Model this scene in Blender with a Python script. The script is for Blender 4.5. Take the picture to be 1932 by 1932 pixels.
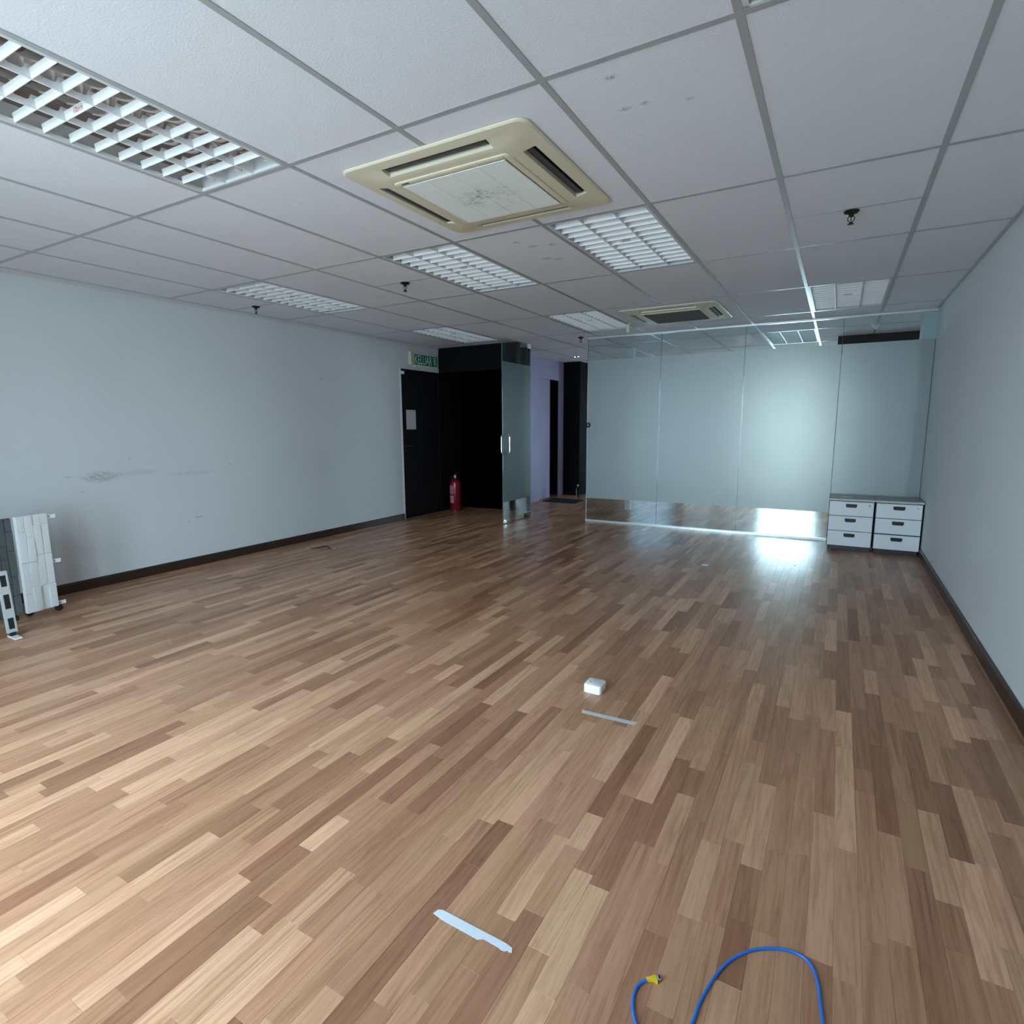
import bpy, bmesh, math, random
from mathutils import Matrix, Vector
random.seed(7)
sc = bpy.context.scene
for o in list(bpy.data.objects): bpy.data.objects.remove(o, do_unlink=True)
COL = sc.collection

# ------------------------------------------------------------------ camera
IMG = 1932.0; FPX = 1073.7
YAW, PIT, ROL = 0.5181, -0.1521, 0.0053
CAM = Vector((-0.8863, -0.6062, 1.2811))
RM = (Matrix.Rotation(YAW, 3, 'Z') @ Matrix.Rotation(PIT, 3, 'X') @ Matrix.Rotation(ROL, 3, 'Y'))
cd = bpy.data.cameras.new('camera'); cam = bpy.data.objects.new('camera', cd); COL.objects.link(cam)
right, fwd, up = RM.col[0], RM.col[1], RM.col[2]
m = Matrix((( right[0], up[0], -fwd[0], CAM[0]), (right[1], up[1], -fwd[1], CAM[1]), (right[2], up[2], -fwd[2], CAM[2]), (0, 0, 0, 1)))
cam.matrix_world = m
cd.sensor_fit = 'HORIZONTAL'; cd.sensor_width = 36.0; cd.lens = 36.0 * FPX / IMG
cd.clip_start = 0.02; cd.clip_end = 200
sc.camera = cam

# ------------------------------------------------------------------ room sizes
XL, XR = -6.01, -0.124          # left and right wall faces
YN, YP, YF = -1.15, 6.44, 11.0   # window wall behind the camera, glass partition, far wall
H = 2.377                       # suspended ceiling
HS = 2.70                       # soffit of the slab above
# window openings: (x0, x1, z0, z1)
WIN_NEAR = [(-4.30, -3.48, 0.10, 2.27), (-3.42, -2.60, 0.10, 2.27), (-2.54, -1.72, 0.10, 2.27)]
WIN_FAR = [(-2.12, -1.15, 0.08, 2.22), (-4.62, -3.72, 0.08, 2.22)]

# ------------------------------------------------------------------ sky and daylight
w = bpy.data.worlds.new('overcast_sky'); sc.world = w; w.use_nodes = True
nt = w.node_tree; nt.nodes.clear()
out = nt.nodes.new('ShaderNodeOutputWorld'); bg = nt.nodes.new('ShaderNodeBackground')
tc = nt.nodes.new('ShaderNodeTexCoord'); sep = nt.nodes.new('ShaderNodeSeparateXYZ')
rp = nt.nodes.new('ShaderNodeValToRGB'); mr = nt.nodes.new('ShaderNodeMapRange')
mr.inputs[1].default_value = -1; mr.inputs[2].default_value = 1
nt.links.new(tc.outputs['Generated'], sep.inputs[0]); nt.links.new(sep.outputs[2], mr.inputs[0])
nt.links.new(mr.outputs[0], rp.inputs[0])
for i, (p_, c_) in enumerate([(0.0, (.16, .19, .21)), (.36, (.26, .32, .36)), (.50, (.62, .79, .91)), (1.0, (.70, .87, 1.0))]):
    e_ = rp.color_ramp.elements[i] if i < 2 else rp.color_ramp.elements.new(p_)
    e_.position = p_; e_.color = (*c_, 1)
nt.links.new(rp.outputs[0], bg.inputs[0]); bg.inputs[1].default_value = 8.0
nt.links.new(bg.outputs[0], out.inputs[0])

def portal(name, x0, x1, z0, z1, y, facing):
    ld = bpy.data.lights.new(name, 'AREA'); ld.shape = 'RECTANGLE'
    ld.size = x1 - x0; ld.size_y = z1 - z0; ld.cycles.is_portal = True
    o = bpy.data.objects.new(name, ld); COL.objects.link(o)
    o.location = ((x0 + x1) / 2, y, (z0 + z1) / 2)
    o.rotation_euler = (math.radians(90 if facing > 0 else -90), 0, 0)   # -Z of the lamp looks into the room
    return o
for r in WIN_NEAR: portal('daylight_portal', *r, YN - 0.41, 1)
for r in WIN_FAR: portal('daylight_portal', *r, YF + 0.16, -1)

sc.view_settings.view_transform = 'Standard'; sc.view_settings.look = 'None'
sc.view_settings.gamma = 1.0; sc.view_settings.use_curve_mapping = False
sc.view_settings.exposure = 1.36
sc.cycles.use_denoising = True
try:
    sc.cycles.denoiser = 'OPENIMAGEDENOISE'; sc.cycles.denoising_input_passes = 'RGB_ALBEDO_NORMAL'
except Exception: pass
sc.cycles.transparent_max_bounces = 24; sc.cycles.max_bounces = 9; sc.cycles.adaptive_threshold = 0.06
sc.cycles.diffuse_bounces = 5; sc.cycles.glossy_bounces = 4; sc.cycles.sample_clamp_indirect = 8.0

# ------------------------------------------------------------------ materials
def lin(r, g, b):
    f = lambda c: (c / 255 / 12.92) if c / 255 <= 0.04045 else ((c / 255 + 0.055) / 1.055) ** 2.4
    return (f(r), f(g), f(b), 1)
def mat(name, col, rough=0.5, metal=0.0, spec=0.5, alpha=None):
    m = bpy.data.materials.new(name); m.use_nodes = True
    b = m.node_tree.nodes['Principled BSDF']
    b.inputs['Base Color'].default_value = (*col[:3], 1)
    b.inputs['Roughness'].default_value = rough; b.inputs['Metallic'].default_value = metal
    b.inputs['Specular IOR Level'].default_value = spec
    return m
class NB:
    """small node-building helper on a material"""
    def __init__(s, m): s.m = m; s.t = m.node_tree; s.b = s.t.nodes.get('Principled BSDF')
    def n(s, kind, **kw):
        x = s.t.nodes.new('ShaderNode' + kind)
        for k, v in kw.items(): setattr(x, k, v)
        return x
    def l(s, a, b): s.t.links.new(a, b)
    def pos(s): return s.n('NewGeometry').outputs['Position']
    def vec(s, src, scale=(1, 1, 1), loc=(0, 0, 0)):
        x = s.n('Mapping'); x.inputs['Scale'].default_value = scale; x.inputs['Location'].default_value = loc
        s.l(src, x.inputs[0]); return x.outputs[0]
    def noise(s, v, scale, detail=3, rough=0.5, dist=0):
        x = s.n('TexNoise'); x.inputs['Scale'].default_value = scale; x.inputs['Detail'].default_value = detail
        x.inputs['Roughness'].default_value = rough; x.inputs['Distortion'].default_value = dist
        s.l(v, x.inputs['Vector']); return x.outputs['Fac']
    def math(s, op, a, b=None, clamp=False):
        x = s.n('Math', operation=op, use_clamp=clamp)
        for i, v in enumerate((a, b)):
            if v is None: continue
            if isinstance(v, (int, float)): x.inputs[i].default_value = v
            else: s.l(v, x.inputs[i])
        return x.outputs[0]
    def ramp(s, f, stops):
        x = s.n('ValToRGB'); e = x.color_ramp.elements
        while len(e) < len(stops): e.new(0.5)
        for i, (p, c) in enumerate(stops): e[i].position = p; e[i].color = (*c[:3], 1)
        s.l(f, x.inputs[0]); return x.outputs[0]
    def mix(s, f, a, b, blend='MIX'):
        x = s.n('Mix', data_type='RGBA', blend_type=blend)
        for sock, v in ((x.inputs[0], f), (x.inputs[6], a), (x.inputs[7], b)):
            if isinstance(v, (int, float)): sock.default_value = v
            elif isinstance(v, tuple): sock.default_value = (*v[:3], 1)
            else: s.l(v, sock)
        return x.outputs[2]
    def bump(s, h, strength=0.2, dist=0.01):
        x = s.n('Bump'); x.inputs['Strength'].default_value = strength; x.inputs['Distance'].default_value = dist
        s.l(h, x.inputs['Height']); s.l(x.outputs[0], s.b.inputs['Normal'])
    def base(s, c): s.l(c, s.b.inputs['Base Color'])

def paint(name, col, var=0.04, bump=0.08, rough=0.6):
    m = mat(name, col, rough, spec=0.25); k = NB(m); p = k.pos()
    n1 = k.noise(p, 1.3, 3); n2 = k.noise(p, 90, 2)
    c = k.mix(n1, tuple(x * (1 - var) for x in col[:3]), tuple(min(1, x * (1 + var)) for x in col[:3]))
    k.base(c); k.bump(n2, bump, 0.004); return m
M = {}
M['wall'] = paint('white_wall_paint', (0.65, 0.68, 0.70))
def smudged_wall():
    m = paint('smudged_white_wall_paint', (0.65, 0.68, 0.70)); k = NB(m); p = k.pos()
    bc = k.b.inputs['Base Color'].links[0].from_socket
    sp = k.n('SeparateXYZ'); k.l(p, sp.inputs[0]); Y, Z = sp.outputs[1], sp.outputs[2]
    total = None
    for (y, z, ry, rz, s, sc_) in [(1.72, .885, .17, .055, .55, 60), (2.0, .90, .22, .03, .28, 70), (2.45, .86, .25, .025, .25, 70), (1.50, .90, .035, .008, .6, 60),
                             (2.50, .449, .06, .007, .9, 60), (2.40, .415, .02, .006, .7, 60), (1.58, .78, .02, .007, .6, 60), (3.33, 2.02, .008, .012, .9, 40), (4.05, 1.80, .008, .012, .9, 40), (2.85, .92, .012, .012, .7, 40),
                             (1.95, 1.02, .02, .02, .4, 60)]:
        a = k.math('DIVIDE', k.math('SUBTRACT', Y, y), ry); b = k.math('DIVIDE', k.math('SUBTRACT', Z, z), rz)
        d = k.math('SQRT', k.math('ADD', k.math('MULTIPLY', a, a), k.math('MULTIPLY', b, b)))
        e = k.math('MULTIPLY', k.math('SUBTRACT', 1.0, d, True), 2.0, True)
        nz = k.math('MULTIPLY', k.math('SUBTRACT', k.noise(k.vec(p, (1, 1, 2)), sc_, 5, .7), .38), 4.0, True)
        e = k.math('MULTIPLY', k.math('MULTIPLY', e, nz), s)
        total = e if total is None else k.math('ADD', total, e, True)
    k.base(k.mix(total, bc, (0.16, 0.17, 0.18))); return m
M['wall_left'] = smudged_wall()
M['black'] = paint('black_wall_paint', (0.007, 0.007, 0.008), .1, .05, .7)
M['black'].node_tree.nodes['Principled BSDF'].inputs['Specular IOR Level'].default_value = .06
M['black_door'] = mat('black_door_laminate', (0.006, 0.006, 0.008), .45, spec=.3)
M['lavender'] = paint('grey_lavender_wall', (0.42, 0.42, 0.62), .2, .06, .4)
M['slab'] = mat('concrete_slab', (0.3, 0.3, 0.3), .9)
M['skirt'] = mat('dark_brown_skirting', (0.036, 0.019, 0.012), .35)
M['white_metal'] = mat('white_coated_metal', (0.72, 0.74, 0.74), .35)
M['alu'] = mat('silver_aluminium', (0.75, 0.78, 0.80), .3, .7)
M['chrome'] = mat('polished_chrome', (0.85, 0.86, 0.87), .16, 1.0)
M['tee'] = mat('grey_ceiling_tee', (0.42, 0.44, 0.45), .3, 0.0, .6)
M['angle'] = mat('pale_wall_angle', (0.58, 0.60, 0.60), .45)
M['brass_dark'] = mat('dark_door_metal', (.08, .08, .085), .35, .8)
M['dark'] = mat('dark_cavity', (0.012, 0.012, 0.012), .7)
M['rubber'] = mat('black_rubber', (0.012, 0.012, 0.013), .6)
M['ivory'] = mat('yellowed_ivory_plastic', (0.76, 0.71, 0.54), .4)
M['cream'] = mat('cream_plastic', (0.60, 0.58, 0.47), .45)
M['plastic'] = mat('white_plastic', (0.80, 0.82, 0.82), .35)

def tile_mat(name, spots):
    m = mat(name, (0.70, 0.71, 0.735), .85, spec=.15); k = NB(m); p = k.pos()
    fine = k.noise(p, 130, 3, .6); big = k.noise(p, 1.1, 2)
    c = k.mix(big, (0.775, 0.81, 0.865), (0.83, 0.865, 0.92))
    c = k.mix(k.math('MULTIPLY', k.math('SUBTRACT', fine, .5), .35, True), c, (0.45, 0.46, 0.48))
    if spots:
        sp = k.n('SeparateXYZ'); k.l(p, sp.inputs[0])
        for (x, y, r) in spots:
            a = k.math('DIVIDE', k.math('SUBTRACT', sp.outputs[0], x), r); b = k.math('DIVIDE', k.math('SUBTRACT', sp.outputs[1], y), r * .6)
            d = k.math('SQRT', k.math('ADD', k.math('MULTIPLY', a, a), k.math('MULTIPLY', b, b)))
            e = k.math('MULTIPLY', k.math('SUBTRACT', 1.0, d, True), k.math('MULTIPLY', k.math('SUBTRACT', k.noise(p, 150, 4), .42), 7, True), True)
            c = k.mix(k.math('MULTIPLY', e, .9, True), c, (0.22, 0.22, 0.23))
    k.base(c); k.bump(fine, .35, .003); return m
M['tile'] = tile_mat('mineral_fibre_tile', [])
M['tile_spotA'] = tile_mat('spotted_mineral_fibre_tile', [(-1.60, 1.30, .03), (-1.62, 1.50, .03), (-1.55, 1.50, .025), (-1.41, 1.55, .02)])
M['tile_spotB'] = tile_mat('stained_mineral_fibre_tile', [(-2.62, 2.72, .05), (-2.50, 2.75, .05), (-2.66, 3.0, .05), (-2.6, 3.05, .05), (-2.68, 2.6, .03)])

def wood():
    m = mat('brown_wood_strip', (0.3, 0.2, 0.13), .30, spec=.28); k = NB(m); p = k.pos()
    at = k.n('Attribute', attribute_name='tone'); tone = at.outputs['Fac']
    off = k.n('CombineXYZ'); k.l(k.math('MULTIPLY', tone, 37.0), off.inputs[0]); k.l(k.math('MULTIPLY', tone, 91.0), off.inputs[1])
    va = k.n('VectorMath', operation='ADD'); k.l(p, va.inputs[0]); k.l(off.outputs[0], va.inputs[1]); pv = va.outputs[0]
    base = k.ramp(tone, [(0.0, (0.315, 0.158, 0.090)), (0.3, (0.415, 0.220, 0.130)), (0.6, (0.525, 0.292, 0.178)), (1.0, (0.710, 0.430, 0.272))])
    hue = k.math('FRACT', k.math('MULTIPLY', tone, 53.0))                                   # some strips pinker, some yellower
    base = k.mix(hue, k.mix(1.0, base, (1.03, .97, .98), 'MULTIPLY'), k.mix(1.0, base, (.99, 1.0, .96), 'MULTIPLY'))
    g1 = k.noise(k.vec(pv, (34, 2.2, 1)), 1.0, 5, .62, 1.2)                                # broad streaks
    g2 = k.noise(k.vec(pv, (210, 9, 1)), 1.0, 3, .6)                                       # fine pores
    g3 = k.noise(k.vec(pv, (9, 1.3, 1)), 1.0, 3, .55)                                      # slow tone drift
    wv = k.n('TexWave', wave_type='RINGS', rings_direction='SPHERICAL'); wv.inputs['Scale'].default_value = 2.2; wv.inputs['Distortion'].default_value = 7
    wv.inputs['Detail'].default_value = 4; wv.inputs['Detail Scale'].default_value = 1.1; k.l(k.vec(pv, (7, .7, 1)), wv.inputs['Vector'])
    c = k.mix(k.math('MULTIPLY', k.math('SUBTRACT', g1, .44), 2.6, True), base, (0.60, 0.54, 0.48), 'MULTIPLY')
    c = k.mix(k.math('MULTIPLY', k.math('POWER', wv.outputs['Fac'], 4.0), k.math('MULTIPLY', k.math('SUBTRACT', g3, .42), 2.4, True)), c, (0.66, 0.58, 0.52), 'MULTIPLY')
    c = k.mix(k.math('MULTIPLY', k.math('SUBTRACT', g3, .5), 1.6, True), c, (0.80, 0.76, 0.72), 'MULTIPLY')
    c = k.mix(k.math('MULTIPLY', k.math('SUBTRACT', g2, .52), 2.2, True), c, (0.66, 0.58, 0.52), 'MULTIPLY')
    k.base(c)
    rr = k.n('MapRange'); rr.inputs[3].default_value = .25; rr.inputs[4].default_value = .35
    k.l(k.noise(p, 2.5, 3), rr.inputs[0]); k.l(rr.outputs[0], k.b.inputs['Roughness'])
    k.bump(g2, .05, .002); return m
M['wood'] = wood()

def glass(name, tint, gloss=1.0):
    m = bpy.data.materials.new(name); m.use_nodes = True; k = NB(m); k.t.nodes.clear()
    o = k.n('OutputMaterial'); mx = k.n('MixShader'); tr = k.n('BsdfTransparent'); gl = k.n('BsdfGlossy'); g = k.n('NewGeometry')
    dt = k.n('VectorMath', operation='DOT_PRODUCT'); k.l(g.outputs['Normal'], dt.inputs[0]); k.l(g.outputs['Incoming'], dt.inputs[1])
    f = k.math('POWER', k.math('SUBTRACT', 1.0, k.math('ABSOLUTE', dt.outputs['Value']), True), 5.0)      # Schlick, alike from both sides
    f = k.math('ADD', k.math('MULTIPLY', f, .96), .04)
    gl.inputs['Roughness'].default_value = 0.0; tr.inputs[0].default_value = (*tint, 1)
    k.l(k.math('MULTIPLY', f, gloss, True), mx.inputs[0]); k.l(tr.outputs[0], mx.inputs[1]); k.l(gl.outputs[0], mx.inputs[2]); k.l(mx.outputs[0], o.inputs[0])
    return m
M['glass'] = glass('green_tinted_glass', (0.865, 0.92, 0.925))
M['door_glass'] = glass('green_tinted_door_glass', (0.80, 0.87, 0.87), .45)
M['win_glass'] = glass('window_glass', (0.95, 0.98, 0.98))
M['glass_edge'] = mat('green_glass_edge', (0.10, 0.16, 0.16), .1)
def film(name='frosted_film', dif=(.37, .47, .53), gloss=.15, rfc=(.60, .585, .54)):
    m = bpy.data.materials.new(name); m.use_nodes = True; k = NB(m); k.t.nodes.clear()
    o = k.n('OutputMaterial'); rf = k.n('BsdfRefraction'); df = k.n('BsdfDiffuse'); tl = k.n('BsdfTranslucent'); gl = k.n('BsdfGlossy')
    rf.inputs['Roughness'].default_value = .60; rf.inputs['IOR'].default_value = 1.32; rf.inputs[0].default_value = (*rfc, 1)
    df.inputs[0].default_value = (*dif, 1); tl.inputs[0].default_value = (.60, .70, .74, 1)
    gl.inputs['Roughness'].default_value = .46; gl.inputs[0].default_value = (.95, .97, .97, 1)
    a = k.n('MixShader'); b = k.n('MixShader'); c = k.n('MixShader'); a.inputs[0].default_value = .22; b.inputs[0].default_value = .34; c.inputs[0].default_value = gloss
    k.l(rf.outputs[0], a.inputs[1]); k.l(tl.outputs[0], a.inputs[2]); k.l(a.outputs[0], b.inputs[1]); k.l(df.outputs[0], b.inputs[2])
    k.l(b.outputs[0], c.inputs[1]); k.l(gl.outputs[0], c.inputs[2]); k.l(c.outputs[0], o.inputs[0]); return m
M['film'] = film()
M['film_door'] = film('frosted_door_film', (.22, .36, .37), .05, (.5, .55, .54))
def blind():
    m = bpy.data.materials.new('dimming_blind_fabric'); m.use_nodes = True; k = NB(m); k.t.nodes.clear()
    o = k.n('OutputMaterial'); df = k.n('BsdfDiffuse'); tl = k.n('BsdfTranslucent'); a = k.n('MixShader'); a.inputs[0].default_value = .6
    df.inputs[0].default_value = (.7, .73, .76, 1); tl.inputs[0].default_value = (.55, .60, .65, 1)
    k.l(df.outputs[0], a.inputs[1]); k.l(tl.outputs[0], a.inputs[2]); k.l(a.outputs[0], o.inputs[0]); return m
M['blind'] = blind()

# ------------------------------------------------------------------ mesh helpers
ORG = {}
def tag(o, label=None, cat=None, group=None, kind=None):
    if label: o['label'] = label
    if cat: o['category'] = cat
    if group: o['group'] = group
    if kind: o['kind'] = kind
    return o
def thing(name, loc, label, cat, group=None):
    o = bpy.data.objects.new(name, None); o.empty_display_size = .1; COL.objects.link(o); o.location = loc
    ORG[o.name] = Vector(loc); return tag(o, label, cat, group)
class MB:
    def __init__(s): s.v = []; s.f = []
    def add(s, vs, fs):
        n = len(s.v); s.v += [tuple(x) for x in vs]; s.f += [tuple(i + n for i in f) for f in fs]; return s
    def box(s, x0, x1, y0, y1, z0, z1):
        x0, x1 = min(x0, x1), max(x0, x1); y0, y1 = min(y0, y1), max(y0, y1); z0, z1 = min(z0, z1), max(z0, z1)
        return s.add([(x0, y0, z0), (x1, y0, z0), (x1, y1, z0), (x0, y1, z0), (x0, y0, z1), (x1, y0, z1), (x1, y1, z1), (x0, y1, z1)],
                     [(3, 2, 1, 0), (4, 5, 6, 7), (0, 1, 5, 4), (1, 2, 6, 5), (2, 3, 7, 6), (3, 0, 4, 7)])
    def loft(s, rings, cap=True):
        n = len(rings[0]); vs = [p for r in rings for p in r]; fs = []
        for k in range(len(rings) - 1):
            for i in range(n):
                j = (i + 1) % n; fs.append((k * n + i, k * n + j, (k + 1) * n + j, (k + 1) * n + i))
        if cap: fs += [tuple(range(n))[::-1], tuple((len(rings) - 1) * n + i for i in range(n))]
        return s.add(vs, fs)
    def prism(s, pts, axis, a, b):
        f = {'x': lambda u, v, t: (t, u, v), 'y': lambda u, v, t: (u, t, v), 'z': lambda u, v, t: (u, v, t)}[axis]
        return s.loft([[f(u, v, a) for u, v in pts], [f(u, v, b) for u, v in pts]])
    def lathe(s, prof, c=(0, 0, 0), n=20):
        rings = [[(c[0] + r * math.cos(2 * math.pi * i / n), c[1] + r * math.sin(2 * math.pi * i / n), c[2] + z) for i in range(n)] for r, z in prof]
        return s.loft(rings)
    def tube(s, path, r, n=10, closed=False):
        P = [Vector(p) for p in path]; rings = []; nrm = None
        for i, p in enumerate(P):
            a = P[(i - 1) % len(P)] if closed or i > 0 else p; b = P[(i + 1) % len(P)] if closed or i < len(P) - 1 else p
            t = (b - a).normalized()
            if nrm is None:
                nrm = t.cross(Vector((0, 0, 1)))
                if nrm.length < 1e-4: nrm = t.cross(Vector((1, 0, 0)))
            nrm = (nrm - t * nrm.dot(t)).normalized(); bn = t.cross(nrm)
            rr = r[i] if isinstance(r, (list, tuple)) else r
            rings.append([tuple(p + (nrm * math.cos(2 * math.pi * k / n) + bn * math.sin(2 * math.pi * k / n)) * rr) for k in range(n)])
        if closed: rings.append(rings[0])
        return s.loft(rings, not closed)
    def build(s, name, mt, parent=None, smooth=False, bevel=0, seg=2, kind=None, label=None):
        org = ORG.get(parent.name, Vector()) if parent else Vector()
        me = bpy.data.meshes.new(name); me.from_pydata([tuple(Vector(p) - org) for p in s.v], [], s.f); me.validate()
        bm = bmesh.new(); bm.from_mesh(me); bmesh.ops.recalc_face_normals(bm, faces=bm.faces)
        if bevel:
            bmesh.ops.remove_doubles(bm, verts=bm.verts, dist=1e-6)
            bmesh.ops.bevel(bm, geom=[e for e in bm.edges if e.is_manifold and e.calc_face_angle(0) > .5], offset=bevel, segments=seg, affect='EDGES', profile=.5)
        bm.to_mesh(me); bm.free()
        if mt: me.materials.append(M[mt] if isinstance(mt, str) else mt)
        if smooth:
            for p in me.polygons: p.use_smooth = True
            try: me.set_sharp_from_angle(angle=math.radians(40))
            except Exception: pass
        o = bpy.data.objects.new(name, me); COL.objects.link(o)
        if parent: o.parent = parent
        ORG[o.name] = org
        if kind: o['kind'] = kind
        if label: o['label'] = label
        return o
def copy_tree(o, parent=None):
    c = o.copy(); COL.objects.link(c); c.parent = parent
    for ch in o.children: copy_tree(ch, c)
    return c
def rsq(hx, hy, r, n=6, cx=0, cy=0):
    pts = []
    for (sx, sy, a0) in ((1, 1, 0), (-1, 1, 90), (-1, -1, 180), (1, -1, 270)):
        for i in range(n + 1):
            a = math.radians(a0 + 90 * i / n); pts.append((cx + sx * (hx - r) + r * math.cos(a), cy + sy * (hy - r) + r * math.sin(a)))
    return pts
def smooth_path(pts, n=8, closed=False):
    P = [Vector(p) for p in pts]; out = []
    for i in range(len(P) - (0 if closed else 1)):
        g = lambda k: P[k % len(P)] if closed else P[max(0, min(len(P) - 1, k))]
        p0, p1, p2, p3 = g(i - 1), g(i), g(i + 1), g(i + 2)
        for k in range(n):
            t = k / n
            out.append(.5 * ((2 * p1) + (p2 - p0) * t + (2 * p0 - 5 * p1 + 4 * p2 - p3) * t * t + (3 * p1 - p0 - 3 * p2 + p3) * t ** 3))
    if not closed: out.append(P[-1])
    return [tuple(p) for p in out]
def project(p):
    d = Vector(p) - CAM; c = RM.transposed() @ d
    if c[1] < .05: return None
    return (IMG / 2 + FPX * c[0] / c[1], IMG / 2 - FPX * c[2] / c[1])
def struct(mb, name, mt, label=None, **kw): return tag(mb.build(name, mt, **kw), label, None, None, 'structure')

# ------------------------------------------------------------------ walls
def wall_with_holes(x0, x1, y0, y1, z0, z1, holes):
    """wall slab across x with rectangular holes given in x and z"""
    b = MB(); xs = sorted({x0, x1, *[h[0] for h in holes], *[h[1] for h in holes]})
    for a, c in zip(xs, xs[1:]):
        hs = [h for h in holes if h[0] <= a + 1e-6 and h[1] >= c - 1e-6]
        if not hs: b.box(a, c, y0, y1, z0, z1)
        else:
            h = hs[0]
            if h[2] > z0: b.box(a, c, y0, y1, z0, h[2])
            if h[3] < z1: b.box(a, c, y0, y1, h[3], z1)
    return b
struct(MB().box(XL - .12, XL, YN - .40, 5.40, -.03, HS).box(XL - .12, XL, 5.40, 6.25, 2.03, HS), 'wall_left', 'wall_left', 'long white painted wall with grey scuff marks')
struct(MB().box(XR, XR + .12, YN - .40, YF + .15, -.03, HS), 'wall_right', 'wall', 'plain white painted side wall')
struct(wall_with_holes(XL - .12, XR + .12, YN - .40, YN, -.03, HS, WIN_NEAR), 'wall_back', 'wall', 'white window wall behind the viewer')  # unseen wall, its depth shaped so the reveals cut grazing daylight
struct(wall_with_holes(-6.4, XR + .12, YF, YF + .15, -.03, HS, WIN_FAR), 'wall_far', 'wall', 'far wall of the room beyond the glass')
# black entrance alcove: side wall, recessed wall, overhead fascia
struct(MB().box(XL - .12, XL, 6.25, 6.92, -.03, HS).box(XL, -4.86, 6.80, 6.92, -.03, HS).box(XL, -4.70, 6.25, 6.33, 2.035, HS).box(XL - .12, XL - .08, 5.385, 6.25, -.03, 2.05), 'wall_entry', 'black', 'black painted wall of the entrance alcove')  # last box: unseen backing added behind the black door to stop stray daylight
# corridor beyond the open glass door
DY0, DY1, DZ = 7.99, 8.76, 2.045
struct(MB().box(-5.27, -5.25, 6.92, DY0, -.03, HS).box(-5.27, -5.25, DY1, 8.95, -.03, HS).box(-5.27, -5.25, DY0, DY1, DZ, HS), 'wall_corridor', 'lavender', 'grey lavender wall beyond the open glass door')
struct(MB().box(-6.4, -4.93, 8.95, YF, -.03, HS), 'wall_corridor_end', 'black', 'black wall at the end of the corridor')
struct(MB().box(-6.4, -6.28, 6.92, 8.95, -.03, HS).box(-6.4, -5.27, 6.80, 6.92, -.03, HS), 'wall_closet', 'black', 'black inside of the space behind the sliding door')
# door leaf, half slid open
sd = struct(MB().box(-5.31, -5.275, DY0 - .03, 8.44, .01, DZ + .02), 'door_2', 'lavender', 'grey lavender sliding door half open in the corridor')
# black door in the left wall
d1 = struct(MB().box(XL - .07, XL - .03, 5.425, 6.245, .008, 2.005), 'door_1', 'black_door', 'black door beneath the green exit sign')
MB().box(XL - .09, XL + .006, 5.385, 5.41, 0, 2.03).build('door_frame', 'white_metal', d1)
MB().box(XL - .09, XL - .002, 5.41, 6.25, 2.008, 2.03).build('door_frame', 'black_door', d1)
hb = MB().box(XL - .03, XL - .024, 5.46, 5.50, .92, 1.06); hb.build('handle_plate', 'rubber', d1, bevel=.002)
MB().tube(smooth_path([(XL - .03, 5.48, 1.0), (XL + .012, 5.48, 1.0), (XL + .02, 5.50, 1.0), (XL + .02, 5.60, 1.0)], 5), .008, 10).build('door_lever', 'brass_dark', d1, True)
MB().box(XL - .028, XL + .012, 5.43, 5.475, 1.96, 2.0).build('door_sensor', 'plastic', d1, bevel=.004)
# skirting boards
def skirt(name, x0, x1, y0, y1, side):
    b = MB(); t, h = .014, .081
    pts = [(0, 0), (t, 0), (t, h - .012), (t - .006, h), (0, h)]
    if side == 'L': b.prism([(x0 + u, v) for u, v in pts], 'y', y0, y1)
    else: b.prism([(x0 - u, v) for u, v in pts], 'y', y0, y1)
    return struct(b, name, 'skirt', 'dark brown skirting board')
skirt('baseboard_left', XL, 0, YN, 5.385, 'L'); skirt('baseboard_right', XR, 0, YN, YF, 'R')
# ceiling edge angles
struct(MB().box(XL, XL + .045, YN, 6.25, H - .004, H + .003).box(XL, XL + .006, YN, 6.25, H - .03, H - .004), 'trim_1', 'angle', 'grey angle trim where the ceiling meets the scuffed wall')
struct(MB().box(XR - .024, XR, YN, YP, H - .003, H + .003), 'trim_2', 'tee', 'grey angle trim where the ceiling meets the plain wall')
struct(MB().box(-3.64, -3.56, 7.68, 7.76, 0, H), 'trim_3', 'plastic', 'slim white post in the room beyond the glass')
struct(MB().box(-.245, XR, 6.475, 6.62, 0, H), 'trim_4', 'wall', 'white wall nib behind the end glass panel')
struct(MB().box(-.98, XR, 8.0, 8.25, 2.17, H), 'trim_5', 'black', 'dark ceiling bulkhead beyond the glass')

# windows
def window(n, r, y, sgn, label):
    x0, x1, z0, z1 = r
    b = MB(); t = .045; yy = y + sgn * .05
    for (a, c, d, e) in ((x0, x0 + t, z0, z1), (x1 - t, x1, z0, z1), (x0 + t, x1 - t, z0, z0 + t), (x0 + t, x1 - t, z1 - t, z1)): b.box(a, c, yy - .03, yy + .03, d, e)
    o = struct(b, 'window_%d' % n, 'white_metal', label)
    MB().box(x0 + t, x1 - t, yy - .003, yy + .003, z0 + t, z1 - t).build('pane', 'win_glass', o)
    return o
for i, r in enumerate(WIN_NEAR): window(i + 1, r, YN - .30, -1, 'aluminium framed window behind the viewer')
for i, r in enumerate(WIN_FAR): window(i + 4, r, YF, 1, 'full height window beyond the glass partition')
rb = thing('dimming_blind', (-4.17, YF - .03, 2.25), 'pale roller blind added to dim a far window beyond the glass', 'blind')  # unseen blind, added to dim the second far window
MB().box(-4.66, -3.68, YF - .031, YF - .029, .10, 2.24).build('fabric', 'blind', rb)
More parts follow.
